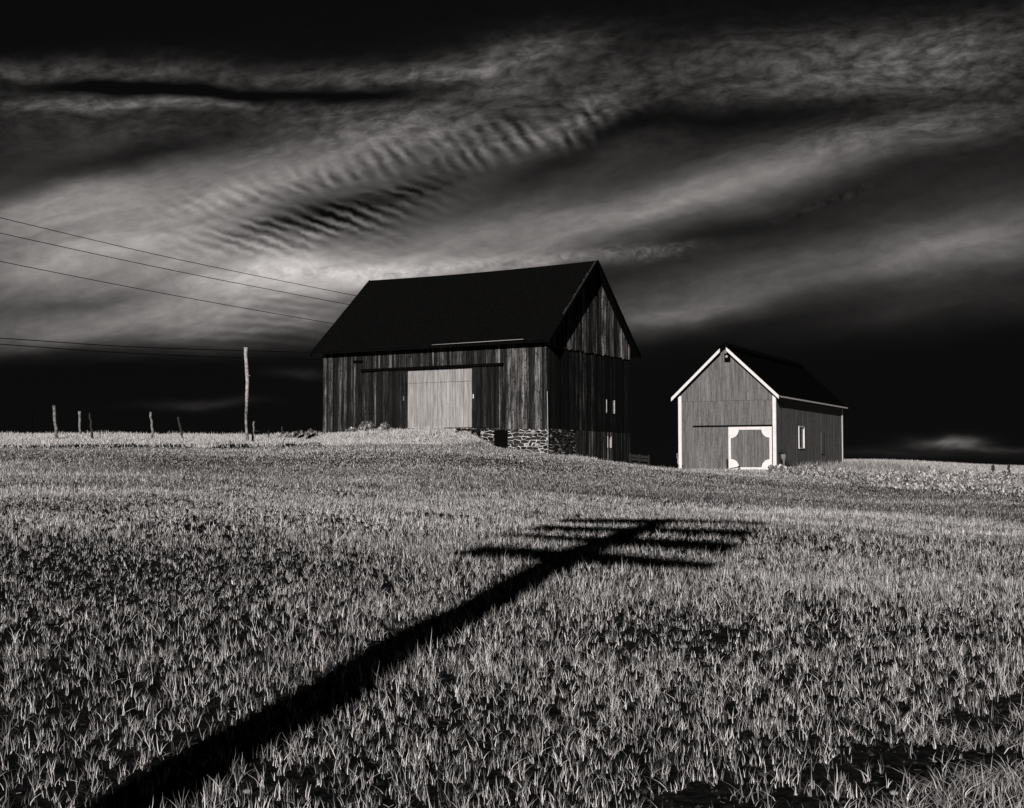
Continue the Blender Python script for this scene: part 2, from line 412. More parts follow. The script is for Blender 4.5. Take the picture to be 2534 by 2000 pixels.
ground = link_mesh('ground', me, M['soil']); tag(ground, kind='structure')

# ------------------------------------------------------------------ grass
def blade_mesh(name, x, y, h, wd, lean, ldir, face, tone, material, curl=1.6, seg=3, base=-.01):
    n = len(x); z = height(x, y) + base
    L = np.linspace(0, 1, seg + 1)
    V = np.zeros((n, 2 * seg + 1, 3)); ca, sa = np.cos(face), np.sin(face); kx = np.cos(face * 5 + ldir) * h * .06
    for k, q in enumerate(L):
        out = lean * h * q ** curl
        cx = x + np.cos(ldir) * out + kx * math.sin(q * 5); cy = y + np.sin(ldir) * out
        cz = z + h * (q - .35 * np.minimum(lean, 1.2) * q * q)
        if k < seg:
            ww = wd * (1 - q) ** .7 * (.45 + .8 * (q > .1))
            V[:, 2 * k, 0] = cx - ca * ww / 2; V[:, 2 * k, 1] = cy - sa * ww / 2; V[:, 2 * k, 2] = cz
            V[:, 2 * k + 1, 0] = cx + ca * ww / 2; V[:, 2 * k + 1, 1] = cy + sa * ww / 2; V[:, 2 * k + 1, 2] = cz
        else:
            V[:, 2 * k, 0] = cx; V[:, 2 * k, 1] = cy; V[:, 2 * k, 2] = cz
    nv = 2 * seg + 1; b0 = np.arange(n)[:, None] * nv
    lp = []; tt = []
    for k in range(seg - 1): lp += [2 * k, 2 * k + 1, 2 * k + 3, 2 * k + 2]; tt.append(4)
    lp += [2 * seg - 2, 2 * seg - 1, 2 * seg]; tt.append(3)
    me = bpy.data.meshes.new(name)
    fast_mesh(me, V.reshape(-1, 3), (b0 + np.array(lp)).ravel(), np.tile(tt, n), np.repeat(tone, nv), smooth=True)
    return link_mesh(name, me, material)
# smooth 2-d noise for patchiness
def vnoise(x, y, sc, seed):
    r = np.random.default_rng(seed).random((256, 256)); u = x / sc + 1000.3; v = y / sc + 1000.7
    i = np.floor(u).astype(int); j = np.floor(v).astype(int); fu = u - i; fv = v - j
    fu = fu * fu * (3 - 2 * fu); fv = fv * fv * (3 - 2 * fv); i %= 256; j %= 256; i1 = (i + 1) % 256; j1 = (j + 1) % 256
    return (r[i, j] * (1 - fu) + r[i1, j] * fu) * (1 - fv) + (r[i, j1] * (1 - fu) + r[i1, j1] * fu) * fv
# land the crop covers: up to the field edge, and short of the corner by the lane at the right
ec = np.array([-1000, 0, 640, 1000, 1267, 1450, 1690, 1924, 2150, 2534, 3500]); ey = np.array([50.5, 50.5, 51.3, 55.0, 58, 59, 57.5, 55, 46.5, 38, 34])
def field_edge(c): return np.interp(c, ec, ey)
def hit(px, py, lift=0.0):
    """where a sight line meets the land"""
    for Y in np.arange(3, 120, .02):
        p = pt(px, py, Y)
        if p.z <= hz(p.x, p.y) + lift: return p
lane = [hit(*q) for q in ((1560, 2070), (1850, 2000), (2130, 1912), (2350, 1800), (2560, 1730))]
lane2 = [hit(*q) for q in ((1860, 2060), (2110, 1985), (2280, 1890), (2534, 1800), (2620, 1770))]
def lane_y(line, x):
    return np.interp(x, [p.x for p in line], [p.y for p in line], left=-50, right=line[-1].y)
def scatter(y0, y1, dens, wid=.50):
    area = wid * (y1 * y1 - y0 * y0) + 8 * (y1 - y0); n = int(area * dens)
    y = np.sqrt(rng.random(n) * (y1 * y1 - y0 * y0) + y0 * y0); x = (rng.random(n) * 2 - 1) * (wid * y + 4)
    return x, y
def crop(name, y0, y1, dens, per, h0, w0, seg):
    x, y = scatter(y0, y1, dens)
    row = .14                                                           # drilled rows, blurred
    c = 1267 + F * x / y
    k = (y < field_edge(c) + (vnoise(x, y, .6, 3) - .5) * .8)
    patch = .16 * vnoise(x, y, .9, 11) + .45 * vnoise(x, y, .07, 12) + .16 * vnoise(x * .35, y, 3.5, 13) + .19
    left = 1 - .5 * sstep(.02, -.34, x / y) * sstep(34, 14, y)       # thinner stand at the left foreground
    k &= (patch * left + .07) > rng.random(len(x))
    kl = lane_y(lane, x)
    k &= (y > kl + (vnoise(x, y, .25, 5) - .5) * .8) | (rng.random(len(x)) < .12)
    dx, dy = x - C1.x, y - C1.y; t_ = -(dx * N1.x + dy * N1.y); k &= t_ > .3
    x, y = x[k], y[k]; n = len(x)
    x = np.repeat(x, per) + rng.normal(0, .012 + .012 * (y0 > 20), n * per); y = np.repeat(y, per) + rng.normal(0, .012, n * per)
    th = np.repeat(.55 + .7 * rng.random(n) + .9 * (rng.random(n) < .03), per) * (.7 + .5 * vnoise(x, y, 2.2, 21))
    h = h0 * th * (.45 + .85 * rng.random(n * per))
    lean = np.abs(rng.normal(.26, .26, n * per)); lean = np.where(rng.random(n * per) < .08, lean + .9, lean)
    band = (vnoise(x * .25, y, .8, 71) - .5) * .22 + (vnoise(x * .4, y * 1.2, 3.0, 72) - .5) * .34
    fold = np.interp(1267 + F * x / y, [0, 1267, 1924, 2534], [31, 31, 27, 23.5])       # slope shading painted into blade tone: darker beyond the swell, lighter just before
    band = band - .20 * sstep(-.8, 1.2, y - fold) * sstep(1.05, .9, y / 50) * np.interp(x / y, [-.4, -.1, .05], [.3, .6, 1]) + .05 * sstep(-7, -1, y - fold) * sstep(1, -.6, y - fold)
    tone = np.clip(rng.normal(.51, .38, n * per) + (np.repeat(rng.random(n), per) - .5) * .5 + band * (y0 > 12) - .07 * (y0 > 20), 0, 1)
    fw = rng.normal(0, .8, n * per)
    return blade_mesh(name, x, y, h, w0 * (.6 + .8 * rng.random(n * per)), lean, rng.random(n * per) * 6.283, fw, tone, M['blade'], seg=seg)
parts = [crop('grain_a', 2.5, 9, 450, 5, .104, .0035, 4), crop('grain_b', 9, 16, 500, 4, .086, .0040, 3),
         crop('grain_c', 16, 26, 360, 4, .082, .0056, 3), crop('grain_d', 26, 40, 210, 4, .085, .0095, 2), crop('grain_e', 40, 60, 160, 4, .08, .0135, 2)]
def join(objs, name, **kw):
    V = []; Lp = []; T = []; A = []; off = 0
    for o in objs:
        me = o.data; nv = len(me.vertices); a = np.zeros(nv * 3, np.float32); me.vertices.foreach_get('co', a); V.append(a.reshape(-1, 3))
        l = np.zeros(len(me.loops), np.int32); me.loops.foreach_get('vertex_index', l); Lp.append(l + off)
        tt = np.zeros(len(me.polygons), np.int32); me.polygons.foreach_get('loop_total', tt); T.append(tt)
        aa = np.zeros(nv, np.float32); me.attributes['tone'].data.foreach_get('value', aa); A.append(aa); off += nv
        mt = me.materials[0]
    me = bpy.data.meshes.new(name); fast_mesh(me, np.concatenate(V), np.concatenate(Lp), np.concatenate(T), np.concatenate(A))
    for o in objs:
        d = o.data; bpy.data.objects.remove(o); bpy.data.meshes.remove(d)
    o = link_mesh(name, me, mt); tag(o, **kw); return o
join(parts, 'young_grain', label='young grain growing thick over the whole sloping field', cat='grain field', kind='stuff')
# verge grass beyond the field edge, on the ramp, and the corner beside the lane
def verge(n_, xr, yr, keep, h0, w0, per=1, seg=2, lean=.45, hvar=None, tn=(.55, .25)):
    x = rng.uniform(*xr, n_); y = rng.uniform(*yr, n_); k = keep(x, y); x, y = x[k], y[k]
    x = np.repeat(x, per) + rng.normal(0, .04, len(x) * per); y = np.repeat(y, per) + rng.normal(0, .04, len(y) * per); n = len(x)
    h = h0 * (.4 + .9 * rng.random(n)); 
    if hvar: h *= hvar(x, y)
    return blade_mesh('v', x, y, h, w0 * (.6 + .8 * rng.random(n)), np.abs(rng.normal(lean, .35, n)), rng.random(n) * 6.283, rng.normal(0, .9, n),
                      np.clip(rng.normal(tn[0], tn[1], n), 0, 1), M['verge'], seg=seg)
def cc_(x, y): return 1267 + F * x / np.maximum(y, 1)
def clear_barns(x, y):
    dx, dy = x - C1.x, y - C1.y; s = dx * A1.x + dy * A1.y; t_ = dx * N1.x + dy * N1.y
    return ~((s > -.15) & (s < L1 + .1) & (t_ > -.12) & (t_ < D1 + .1))
YAW2 = .473; C2 = Vector((11.761, 58, 0)); A2 = Vector((-math.cos(YAW2), math.sin(YAW2), 0)); N2 = Vector((math.sin(YAW2), math.cos(YAW2), 0)); W2, L2 = 4.503, 12.98
def clear2(x, y):
    dx, dy = x - C2.x, y - C2.y; s = dx * A2.x + dy * A2.y; t_ = dx * N2.x + dy * N2.y
    return ~((s > -.05) & (s < W2 + .05) & (t_ > -.05) & (t_ < L2 + .05))
def k_left(x, y):
    c = cc_(x, y); e = field_edge(c)
    dirt = (y < e + 3.0 + vnoise(x, y, 1.0, 8)) & (c < 800) & (vnoise(x * .5, y, .4, 9) > .22) & (rng.random(len(x)) < .95)   # worn dark track at the edge of the crop
    return (y > e) & (c < 1500) & clear_barns(x, y) & ~dirt
def k_right(x, y):
    c = cc_(x, y); return (y > field_edge(c)) & (c >= 1640) & clear2(x, y) & (vnoise(x, y, .7, 31) > .2)
vs = [verge(120000, (-27, 4), (50, 66), k_left, .17, .03, hvar=lambda x, y: .45 + 1.1 * vnoise(x, y, 1.2, 40) * vnoise(x, y, .3, 41) * 1.6, tn=(.95, .2)),
      verge(60000, (6, 26), (37, 62), k_right, .16, .03, tn=(.75, .25)),
      verge(90000, (12, 46), (60, 108), lambda x, y: clear2(x, y), .22, .04, tn=(.8, .22)),
      verge(9000, (10.5, 20), (57.6, 72), lambda x, y: clear2(x, y) & (cc_(x, y) > 1965) & (vnoise(x, y, .8, 51) > .35), .44, .022, seg=3, lean=.5),
      verge(16000, (.5, 5), (3.2, 9.5), lambda x, y: y < lane_y(lane2, x) + (vnoise(x, y, .3, 6) - .5) * 1.0, .11, .005, per=3, seg=3, lean=.8, tn=(.6, .32))]
join(vs, 'verge_grass', label='pale rough grass on the verges, the barn ramp and the far rise', cat='verge grass', kind='stuff')
# clods and straw lying on the bare soil
n = 16000; y = np.sqrt(rng.random(n) * (144 - 9) + 9); x = (rng.random(n) * 2 - 1) * (.48 * y + 1)
ll = lane_y(lane, x); k = (np.abs(y - ll + .3) < 1.0) | (rng.random(n) < .3); x, y = x[k], y[k]; n = len(x)
r = .004 + .014 * rng.random(n) ** 3
base_v = np.array([(1, 0, .2), (.3, .95, 0), (-.8, .6, .1), (-.8, -.6, 0), (.3, -.95, .2), (0, 0, 1)])
V = np.stack([x, y, height(x, y)], 1)[:, None, :] + base_v[None] * r[:, None, None] * rng.uniform(.6, 1.3, (n, 6, 1))
fl = []
for i in range(5): fl += [i, (i + 1) % 5, 5]
me = bpy.data.meshes.new('soil_clods'); fast_mesh(me, V.reshape(-1, 3), (np.arange(n)[:, None] * 6 + np.array(fl)).ravel(), np.full(5 * n, 3), smooth=False)
o = link_mesh('soil_clods', me, plain('clod_earth', .035, .9, 30, 1, .5, 0)); tag(o, 'dark crumbs of earth scattered over the bare soil', 'soil clods', kind='stuff')
n = 5000; y = np.sqrt(rng.random(n) * (196 - 9) + 9); x = (rng.random(n) * 2 - 1) * (.48 * y + 1); a = rng.random(n) * 6.283; L = rng.uniform(.012, .055, n); wd = rng.uniform(.0005, .0014, n)
z = height(x, y) + rng.uniform(.004, .03, n); ca, sa = np.cos(a), np.sin(a); ti = rng.normal(0, .25, n)
V = np.stack([np.stack([x + ca * L * i - sa * wd * j, y + sa * L * i + ca * wd * j, z + ti * L * i + .0006 * (j + 1)], 1) for i, j in ((-.5, -1), (.5, -1), (.5, 1), (-.5, 1))], 1)
me = bpy.data.meshes.new('straw'); fast_mesh(me, V.reshape(-1, 3), np.arange(4 * n), np.full(n, 4), np.repeat(rng.random(n), 4), smooth=False)
o = link_mesh('straw', me, leafmat('straw_litter', .7, .8)); tag(o, 'thin bits of dry straw lying between the grain plants', 'straw', kind='stuff')
# broad-leaved crop at the right
def leaves(name, x, y, z, sz, tone, up=.6):
    n = len(x); az = rng.random(n) * 6.283; tilt = rng.normal(1.0, .4, n)
    ax = np.stack([np.cos(az), np.sin(az), np.zeros(n)], 1); bx = np.stack([-np.sin(az) * np.cos(tilt), np.cos(az) * np.cos(tilt), np.sin(tilt)], 1)
    C = np.stack([x, y, z], 1); s = sz[:, None]
    V = np.stack([C - bx * s * .6, C - ax * s * .38 - bx * s * .1, C - ax * s * .25 + bx * s * .35, C + bx * s * .65, C + ax * s * .25 + bx * s * .35, C + ax * s * .38 - bx * s * .1], 1)
    V[:, [1, 5], 2] += sz[:, None] * .12
    me = bpy.data.meshes.new(name); fast_mesh(me, V.reshape(-1, 3), (np.arange(n)[:, None] * 6 + np.arange(6)).ravel(), np.full(n, 6), np.repeat(tone, 6), smooth=False)
    return me
n = 150000; x = rng.uniform(9, 32, n); y = rng.uniform(36, 66, n); c = cc_(x, y); e = field_edge(c)
wdt = np.interp(c, [1930, 2150, 2534], [2.2, 7, 13])
k = (y > e) & (y < e + wdt) & (c > 1900) & clear2(x, y) & (vnoise(x, y, .45, 61) > .42); x, y = x[k], y[k]
z = height(x, y) + .05 + .42 * rng.random(len(x)) * vnoise(x, y, .45, 61)
o = link_mesh('broad_leaved_weeds', leaves('broad_leaved_weeds', x, y, z, rng.uniform(.05, .14, len(x)), rng.random(len(x)) ** .6), M['leaf'])
tag(o, 'bright broad leaved plants in a band along the right field edge', 'weeds', kind='stuff')
# leafy weeds at the foot of the big barn's left end
def bush(name, px, Y, rad, hgt, label, group=None, n=170):
    p = on_ground(px, Y); th = rng.random(n) * 6.283; r = rad * np.sqrt(rng.random(n)); q = rng.random(n)
    e_ = empty(name, p, label, 'weed', group)
    z = q * hgt * (1 - .6 * (r / rad) ** 2)
    me = leaves('leaves', p.x + r * np.cos(th), p.y + r * np.sin(th), p.z + z, rng.uniform(.10, .2, n), rng.random(n))
    link_mesh('leaves', me, M['leaf'], e_)
    b = MB()
    for i in range(7):
        a = i * .9; b.tube([p, p + Vector((math.cos(a) * rad * .3, math.sin(a) * rad * .3, hgt * .5)), p + Vector((math.cos(a) * rad * .6, math.sin(a) * rad * .6, hgt * .85))], [.012, .01, .005], 5)
    b.build('stems', M['post'], e_)
WG = 'leafy weeds at the foot of the big barn'
bush('weed_bush', 908, 63.4, .42, .55, 'larger bright leafy bush against the dark barn wall left of the pale doors', WG, 260)
bush('weed_bush', 952, 62.9, .26, .48, 'smaller bright leafy bush between the larger bush and the pale doors', WG)
bush('weed_bush', 872, 63.8, .35, .25, 'low spreading weed just left of the larger leafy bush', WG, 120)
bush('weed_bush', 742, 61.0, .45, .33, 'spiky pale weed left of the big barn beside the upper dark plank', WG, 150)
bush('weed_bush', 772, 61.5, .3, .38, 'spiky pale weed nearest the big barn\'s left corner', WG, 120)
bush('weed_bush', 705, 60.5, .4, .26, 'low pale weed above the lower dark plank, beside the short stakes', WG, 120)

# ------------------------------------------------------------------ barns: wall helpers
def wall_s(C, A, px, z):
    """distance along a wall whose sight column is px"""
    u = (px - 1267) / F; k = SP * (z - EYE)
    return (u * (CP * C.y + k) - C.x) / (A.x - u * CP * A.y)
def wall_z(C, A, s, py):
    p = C + A * s; return EYE + elev(py) * p.y
def boards(mb, C, A, Nout, s0, s1, zlo, zhi, wmin=.08, wmax=.22, th=.025, gap=.018, holes=(), tmin=.35, tmax=1.0, jit=.012, raggedness=.0, tonef=None):
    s = s0
    while s < s1 - .03:
        wd = random.uniform(wmin, wmax); e = min(s + wd, s1)
        if s1 - e < wmin * .5: e = s1
        a, b_ = s + gap / 2, e - gap / 2; off = random.uniform(0, jit)
        tone = random.uniform(tmin, tmax)
        if tmin < .7 and random.random() < .22: tone *= .4
        if tonef: tone *= tonef((a + b_) / 2)
        la, lb, ha, hb = zlo(a), zlo(b_), zhi(a), zhi(b_)
        rg = random.uniform(-raggedness, raggedness); la += rg; lb += rg
        segs = [(la, lb, ha, hb)]
        for h0, h1, z0, z1 in holes:
            if b_ > h0 + .02 and a < h1 - .02:
                new = []
                for q in segs:
                    if z0 > q[0] + .02: new.append((q[0], q[1], min(z0, q[2]), min(z0, q[3])))
                    if z1 < q[2] - .02: new.append((max(z1, q[0]), max(z1, q[1]), q[2], q[3]))
                segs = new
        for q in segs:
            if min(q[2] - q[0], q[3] - q[1]) < .02: continue
            o = Nout * (th + off)
            pts = [C + A * a + o + Vector((0, 0, q[0])), C + A * b_ + o + Vector((0, 0, q[1])), C + A * b_ + o + Vector((0, 0, q[3])), C + A * a + o + Vector((0, 0, q[2]))]
            mb.prism(pts, -Nout * th, tone)
        s = e
def rect(mb, C, A, Nout, s0, s1, z0, z1, n0, n1, tone=1.0):
    """box on a wall between outward offsets n0..n1"""
    mb.prism([C + A * s0 + Nout * n1 + Vector((0, 0, z0)), C + A * s1 + Nout * n1 + Vector((0, 0, z0)), C + A * s1 + Nout * n1 + Vector((0, 0, z1)), C + A * s0 + Nout * n1 + Vector((0, 0, z1))], -Nout * (n1 - n0), tone)
# ================================================================== big barn
O1 = -N1; G1 = -A1                       # outward normals: long front wall, right gable
C1b = C1 + A1 * L1                       # left front corner
B = empty('barn', C1 + A1 * (L1 / 2) + N1 * (D1 / 2) + V3((0, 0, 2.5)), 'big dark weathered barn with black roof, stone base and pale double doors', 'barn')
ds0, ds1, dz0, dz1 = 4.08, 7.86, 3.41, 6.29
gz = 1.7
mb = MB()
boards(mb, C1, A1, O1, 0, L1, lambda s: ZS if s < 3.9 else 3.0, lambda s: ZE + TAN1 * OE - .12, holes=[(ds0, ds1, 2.9, dz1)], tmin=.30, tmax=1.05,
       tonef=lambda s: 1.1 if s < 2.6 else (.8 if s < 11.2 else 1.0))
mb.build('front_wall', M['barn_front'], B)
mb = MB(); zrise = lambda t: ZR - .08 - TAN1 * abs(t - D1 / 2)
gw_t0, gw_t1 = wall_s(C1, N1, 1499, 4.5), wall_s(C1, N1, 1519.5, 4.5); gw_z0, gw_z1 = wall_z(C1, N1, gw_t0, 1022), wall_z(C1, N1, gw_t0, 989)
tst = wall_s(C1, N1, 1422, 3.2)
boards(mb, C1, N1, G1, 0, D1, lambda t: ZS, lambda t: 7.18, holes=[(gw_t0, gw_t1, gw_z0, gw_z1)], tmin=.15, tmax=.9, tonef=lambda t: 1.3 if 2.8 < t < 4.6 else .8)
mb.build('gable_wall', M['barn_gable'], B)
mb = MB()
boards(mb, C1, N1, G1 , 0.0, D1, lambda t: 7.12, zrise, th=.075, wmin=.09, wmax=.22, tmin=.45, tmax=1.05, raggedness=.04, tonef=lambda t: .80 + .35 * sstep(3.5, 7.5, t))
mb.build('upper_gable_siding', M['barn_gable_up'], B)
lw_t0, lw_t1 = wall_s(C1, N1, 1500, 2.8), wall_s(C1, N1, 1510, 2.8); lw_z0, lw_z1 = wall_z(C1, N1, lw_t0, 1108), wall_z(C1, N1, lw_t0, 1080)
mb = MB()
boards(mb, C1, N1, G1, tst, D1 + .05, lambda t: gz, lambda t: ZS - .02, holes=[(lw_t0, lw_t1, lw_z0, lw_z1)], th=.06, wmin=.1, wmax=.2, tmin=.3, tmax=1.0, jit=.03)
mb.build('basement_siding', M['barn_low'], B)
# unseen back, left gable and inner lining keep the building closed
mb = MB()
for z0, z1 in ((gz - .6, ZS), (ZS, ZE + .15)):
    i_ = .004 if z0 < 2 else 0
    for a, bb in ((C1 + A1 * ds1, C1b), (C1, C1 + A1 * ds0)):
        mb.prism([a + V3((0, 0, z0)) - O1 * i_, bb + V3((0, 0, z0)) - O1 * i_, bb + V3((0, 0, z1)) - O1 * i_, a + V3((0, 0, z1)) - O1 * i_], N1 * .1, .3)
rect(mb, C1, A1, O1, ds0, ds1, dz1, ZE + .15, -.1, 0, .3)
rect(mb, C1, A1, O1, ds0, ds1, gz - .6, dz0, -.1, -.002, .3)
for base in (C1 + G1 * -.02, C1b - G1 * -.1):
    pts = [base + N1 * .1 + V3((0, 0, gz)), base + N1 * (D1 - .1) + V3((0, 0, gz)), base + N1 * (D1 - .1) + V3((0, 0, ZE)), base + N1 * D1 / 2 + V3((0, 0, ZR - .15)), base + N1 * .1 + V3((0, 0, ZE))]
    mb.prism(pts, A1 * .08, .3)
bk = C1 + N1 * D1
mb.prism([bk + V3((0, 0, gz - .6)), bk + A1 * L1 + V3((0, 0, gz - .6)), bk + A1 * L1 + V3((0, 0, ZE + .1)), bk + V3((0, 0, ZE + .1))], -N1 * .08, .3)
mb.build('inner_wall', M['black'], B)
mb = MB(); boards(mb, C1b, N1, A1, 0, D1, lambda t: 2.2, zrise, tmin=.3, tmax=1.0); mb.build('left_gable_wall', M['barn_gable_up'], B)
mb = MB(); boards(mb, bk, A1, N1, 0, L1, lambda t: gz - .5, lambda t: ZE + .1, tmin=.3, tmax=1.0); mb.build('back_wall', M['barn_front'], B)
# stone foundation: coursed rubble in pale mortar
def rubble(mb, mort, C, A, Nout, s0, s1, z0, z1, base=.02):
    """rubble masonry: irregular stones of very mixed size bedded in mortar"""
    pts = []
    z = z0 - .1
    while z < z1 + .1:
        h = random.uniform(.09, .19); u = s0 - .3
        while u < s1 + .3:
            w_ = random.uniform(.12, .5); pts.append((u + w_ / 2 + random.uniform(-.05, .05), z + h / 2 + random.uniform(-.045, .045))); u += w_
        z += h
    AS = 2.1                                   # stones lie flat: distances count double upwards
    for i, (pu, pz) in enumerate(pts):
        poly = [(s0, z0), (s1, z0), (s1, z1), (s0, z1)]
        for j, (qu, qz) in enumerate(pts):
            if i == j or abs(qu - pu) > .9 or abs(qz - pz) > .5: continue
            du, dz = (qu - pu), (qz - pz) * AS * AS
            lim = ((qu * qu - pu * pu) + (qz * qz - pz * pz) * AS * AS) / 2 - .009 * math.hypot(du, dz) * random.uniform(.5, 3.8)
            new = []
            for k in range(len(poly)):
                a_, b_ = poly[k], poly[(k + 1) % len(poly)]
                fa, fb = a_[0] * du + a_[1] * dz - lim, b_[0] * du + b_[1] * dz - lim
                if fa <= 0: new.append(a_)
                if fa * fb < 0:
                    t_ = fa / (fa - fb); new.append((a_[0] + (b_[0] - a_[0]) * t_, a_[1] + (b_[1] - a_[1]) * t_))
            poly = new
            if len(poly) < 3: break
        if len(poly) < 3: continue
        if max(p[0] for p in poly) - min(p[0] for p in poly) < .05 or max(p[1] for p in poly) - min(p[1] for p in poly) < .03: continue
        q = random.uniform(-.02, .035)
        mb.prism([C + A * u + Nout * (base + .05 + q) + V3((0, 0, v)) for u, v in poly], -Nout * .12, random.choice([.06, .1, .15, .3, .2, 2.4 if random.random() < .45 else .3]))
    rect(mort, C, A, Nout, s0, s1, z0, z1, base - .04, base + .022)
m, t, b = mat('field_stone'); pos = t.new('ShaderNodeTexCoord').outputs['Object']
t.set(b.inputs['Base Color'], tinted(t, t.m('MULTIPLY', t.m('MULTIPLY_ADD', t.noise(pos, 9, 5, .7), .24, .0), tone_attr(t)))); M['stone'] = m
bp = t.new('ShaderNodeBump'); bp.inputs['Distance'].default_value = .03; t.set(bp.inputs['Height'], t.noise(pos, 22, 5, .7)); t.set(b.inputs['Normal'], bp.outputs[0])
M['mortar'] = plain('lime_mortar', .40, 1.5, 5, .95, .6)
M['mortar_dim'] = plain('dirty_mortar', .55, 1.5, 14, .95, .6)
st, mo = MB(), MB(); rubble(st, mo, C1, A1, O1, -.05, 3.8, gz - .2, ZS - .01)
f_ = mo.build('foundation', M['mortar'], B); st.build('stones', M['stone'], f_, bevel=.012)
st, mo = MB(), MB(); rubble(st, mo, C1, N1, G1, .03, tst, gz - .4, ZS - .01)
f_ = mo.build('foundation', M['mortar_dim'], B); st.build('stones', M['stone'], f_, bevel=.012)
# fix transforms of grandchildren (meshes are in world coordinates)
def regraft(o):
    for ch in o.children:
        if ch.type == 'MESH' and o.type == 'MESH': ch.matrix_parent_inverse = Matrix.Identity(4)
        regraft(ch)
mb = MB(); a, e = wall_s(C1, A1, 1258, 2.8), wall_s(C1, A1, 1226, 2.8)
rect(mb, C1, A1, O1, a, e, gz, ZS - .03, .0, .125)
mb.build('basement_door', M['black'], B)
# roof
slope_v = V3((0, 0, 0))
def roof(mbs, C, A, N, L, D, ze, zr, oe, orr, th, edge, sag=0.0, rows=26, over=None):
    """two shingled slopes with courses stepping a little"""
    tan = (zr - ze) / (D / 2 + oe)
    for side in (0, 1):
        def P_(s, q):     # q: 0 at eave, 1 at ridge
            t_ = -oe + q * (D / 2 + oe); z = ze + tan * (t_ + oe) - th * .6
            z -= sag * math.sin(math.pi * min(max((s + orr) / (L + 2 * orr), 0), 1)) * q
            if side: t_ = D - t_
            return C + A * s + N * t_ + V3((0, 0, z))
        nseg = 14
        ss = [-orr + (L + 2 * orr) * i / nseg for i in range(nseg + 1)]
        nrm = V3((0, 0, 1))
        for r_ in range(rows):
            q0, q1 = r_ / rows, (r_ + 1) / rows + (.006 if r_ < rows - 1 else 0)
            vs = []
            for s in ss:
                vs += [P_(s, q0) + nrm * (th + .022), P_(s, q1) + nrm * th]
            for s in ss: vs += [P_(s, q0) + nrm * th * .6]
            fs = [[2 * i, 2 * i + 2, 2 * i + 3, 2 * i + 1] for i in range(nseg)] + [[2 * (nseg + 1) + i, 2 * (nseg + 1) + i + 1, 2 * i + 2, 2 * i] for i in range(nseg)]
            mbs.poly(vs, fs, random.uniform(.6, 1.3))
        for i in range(nseg):        # deck underneath
            a, b_ = ss[i], ss[i + 1]
            mbs.poly([P_(a, 0), P_(b_, 0), P_(b_, 1), P_(a, 1), P_(a, 0) + nrm * th, P_(b_, 0) + nrm * th, P_(b_, 1) + nrm * th, P_(a, 1) + nrm * th],
                     [[0, 1, 2, 3], [0, 4, 5, 1]] + ([[0, 3, 7, 4]] if i == 0 else []) + ([[1, 5, 6, 2]] if i == nseg - 1 else []))
        if edge is not None:
            for s in (ss[0], ss[-1]):
                edge.append(MB()); eb = edge[-1]
                sg = -1 if s == ss[0] else 1
                a, b_ = P_(s, -.002), P_(s, 1)
                for j in range(16):
                    p, q = a.lerp(b_, j / 16), a.lerp(b_, (j + 1) / 16); jz = random.uniform(-.012, .012)
                    eb.prism([p + nrm * (th + .03 + jz), q + nrm * (th + .03 + jz), q - nrm * .12, p - nrm * .12], A * .03 * sg, random.random())
mr, me_ = MB(), []
roof(mr, C1, A1, N1, L1, D1, ZE, ZR, OE, OR_, .1, me_, sag=.08, rows=34)
r_ = mr.build('roof', M['roof'], B); [q.build('rake_board', M['black'], r_) for q in me_]
mb = MB()
for k in range(18):       # curled, dusty shingle ends along the right-hand rake
    t_ = -OE + (D1 / 2 + OE) * (.30 + .68 * k / 18); z = ZE + TAN1 * (t_ + OE) + .085
    t2 = -OE + (D1 / 2 + OE) * (.30 + .68 * (k + .7) / 18); z2 = ZE + TAN1 * (t2 + OE) + .085
    p = C1 - A1 * (OR_ - .02) + N1 * t_ + V3((0, 0, z)); q = C1 - A1 * (OR_ - .02) + N1 * t2 + V3((0, 0, z2))
    mb.prism([p, q, q + A1 * random.uniform(.05, .14), p + A1 * random.uniform(.05, .14)], V3((0, 0, .02)), 1)
mb.build('shingle_edge', M['roof_edge'], r_)
for k in range(22):       # rafters and lookouts under the eaves
    pass
# eave strip catching the sun
s_a, s_b = wall_s(C1, A1, 1310, 7.3), wall_s(C1, A1, 1085, 7.3)
mb = MB(); tan1 = (ZR - ZE) / (D1 / 2); pz = ZE - OE * tan1 + .02 + .05
zz0 = ZE - .02
mb.tube([C1 + A1 * s_a - N1 * (OE + .06) + V3((0, 0, zz0 + .14)), C1 + A1 * s_b - N1 * (OE + .06) + V3((0, 0, zz0 + .11))], .011, 6)
mb.build('eave_flashing', M['steel'], B)
# light double doors
for nm, a, bb, tn in (('door', ds0 + .02, ds0 + (ds1 - ds0) * .52, .95), ('door', ds0 + (ds1 - ds0) * .52 + .02, ds1 - .02, .88)):
    mb = MB(); boards(mb, C1 - O1 * .05, A1, O1, a, bb, lambda s: dz0, lambda s: dz1 - random.uniform(0, .04), wmin=.16, wmax=.28, gap=.012, tmin=tn * .8, tmax=tn * 1.1, jit=.006)
    rect(mb, C1 - O1 * .05, A1, O1, a, bb, dz0 + .01, dz1 - .05, -.03, 0, .4)
    d = mb.build(nm, M['door_light'], B)
    mb = MB(); sy0 = 4.95
    rect(mb, C1, A1, O1, a + .05, bb - .05, 5.62, 5.628, -.012, -.004, .2)
    mb.build('batten', M['door_dark'], d)
d_l = None
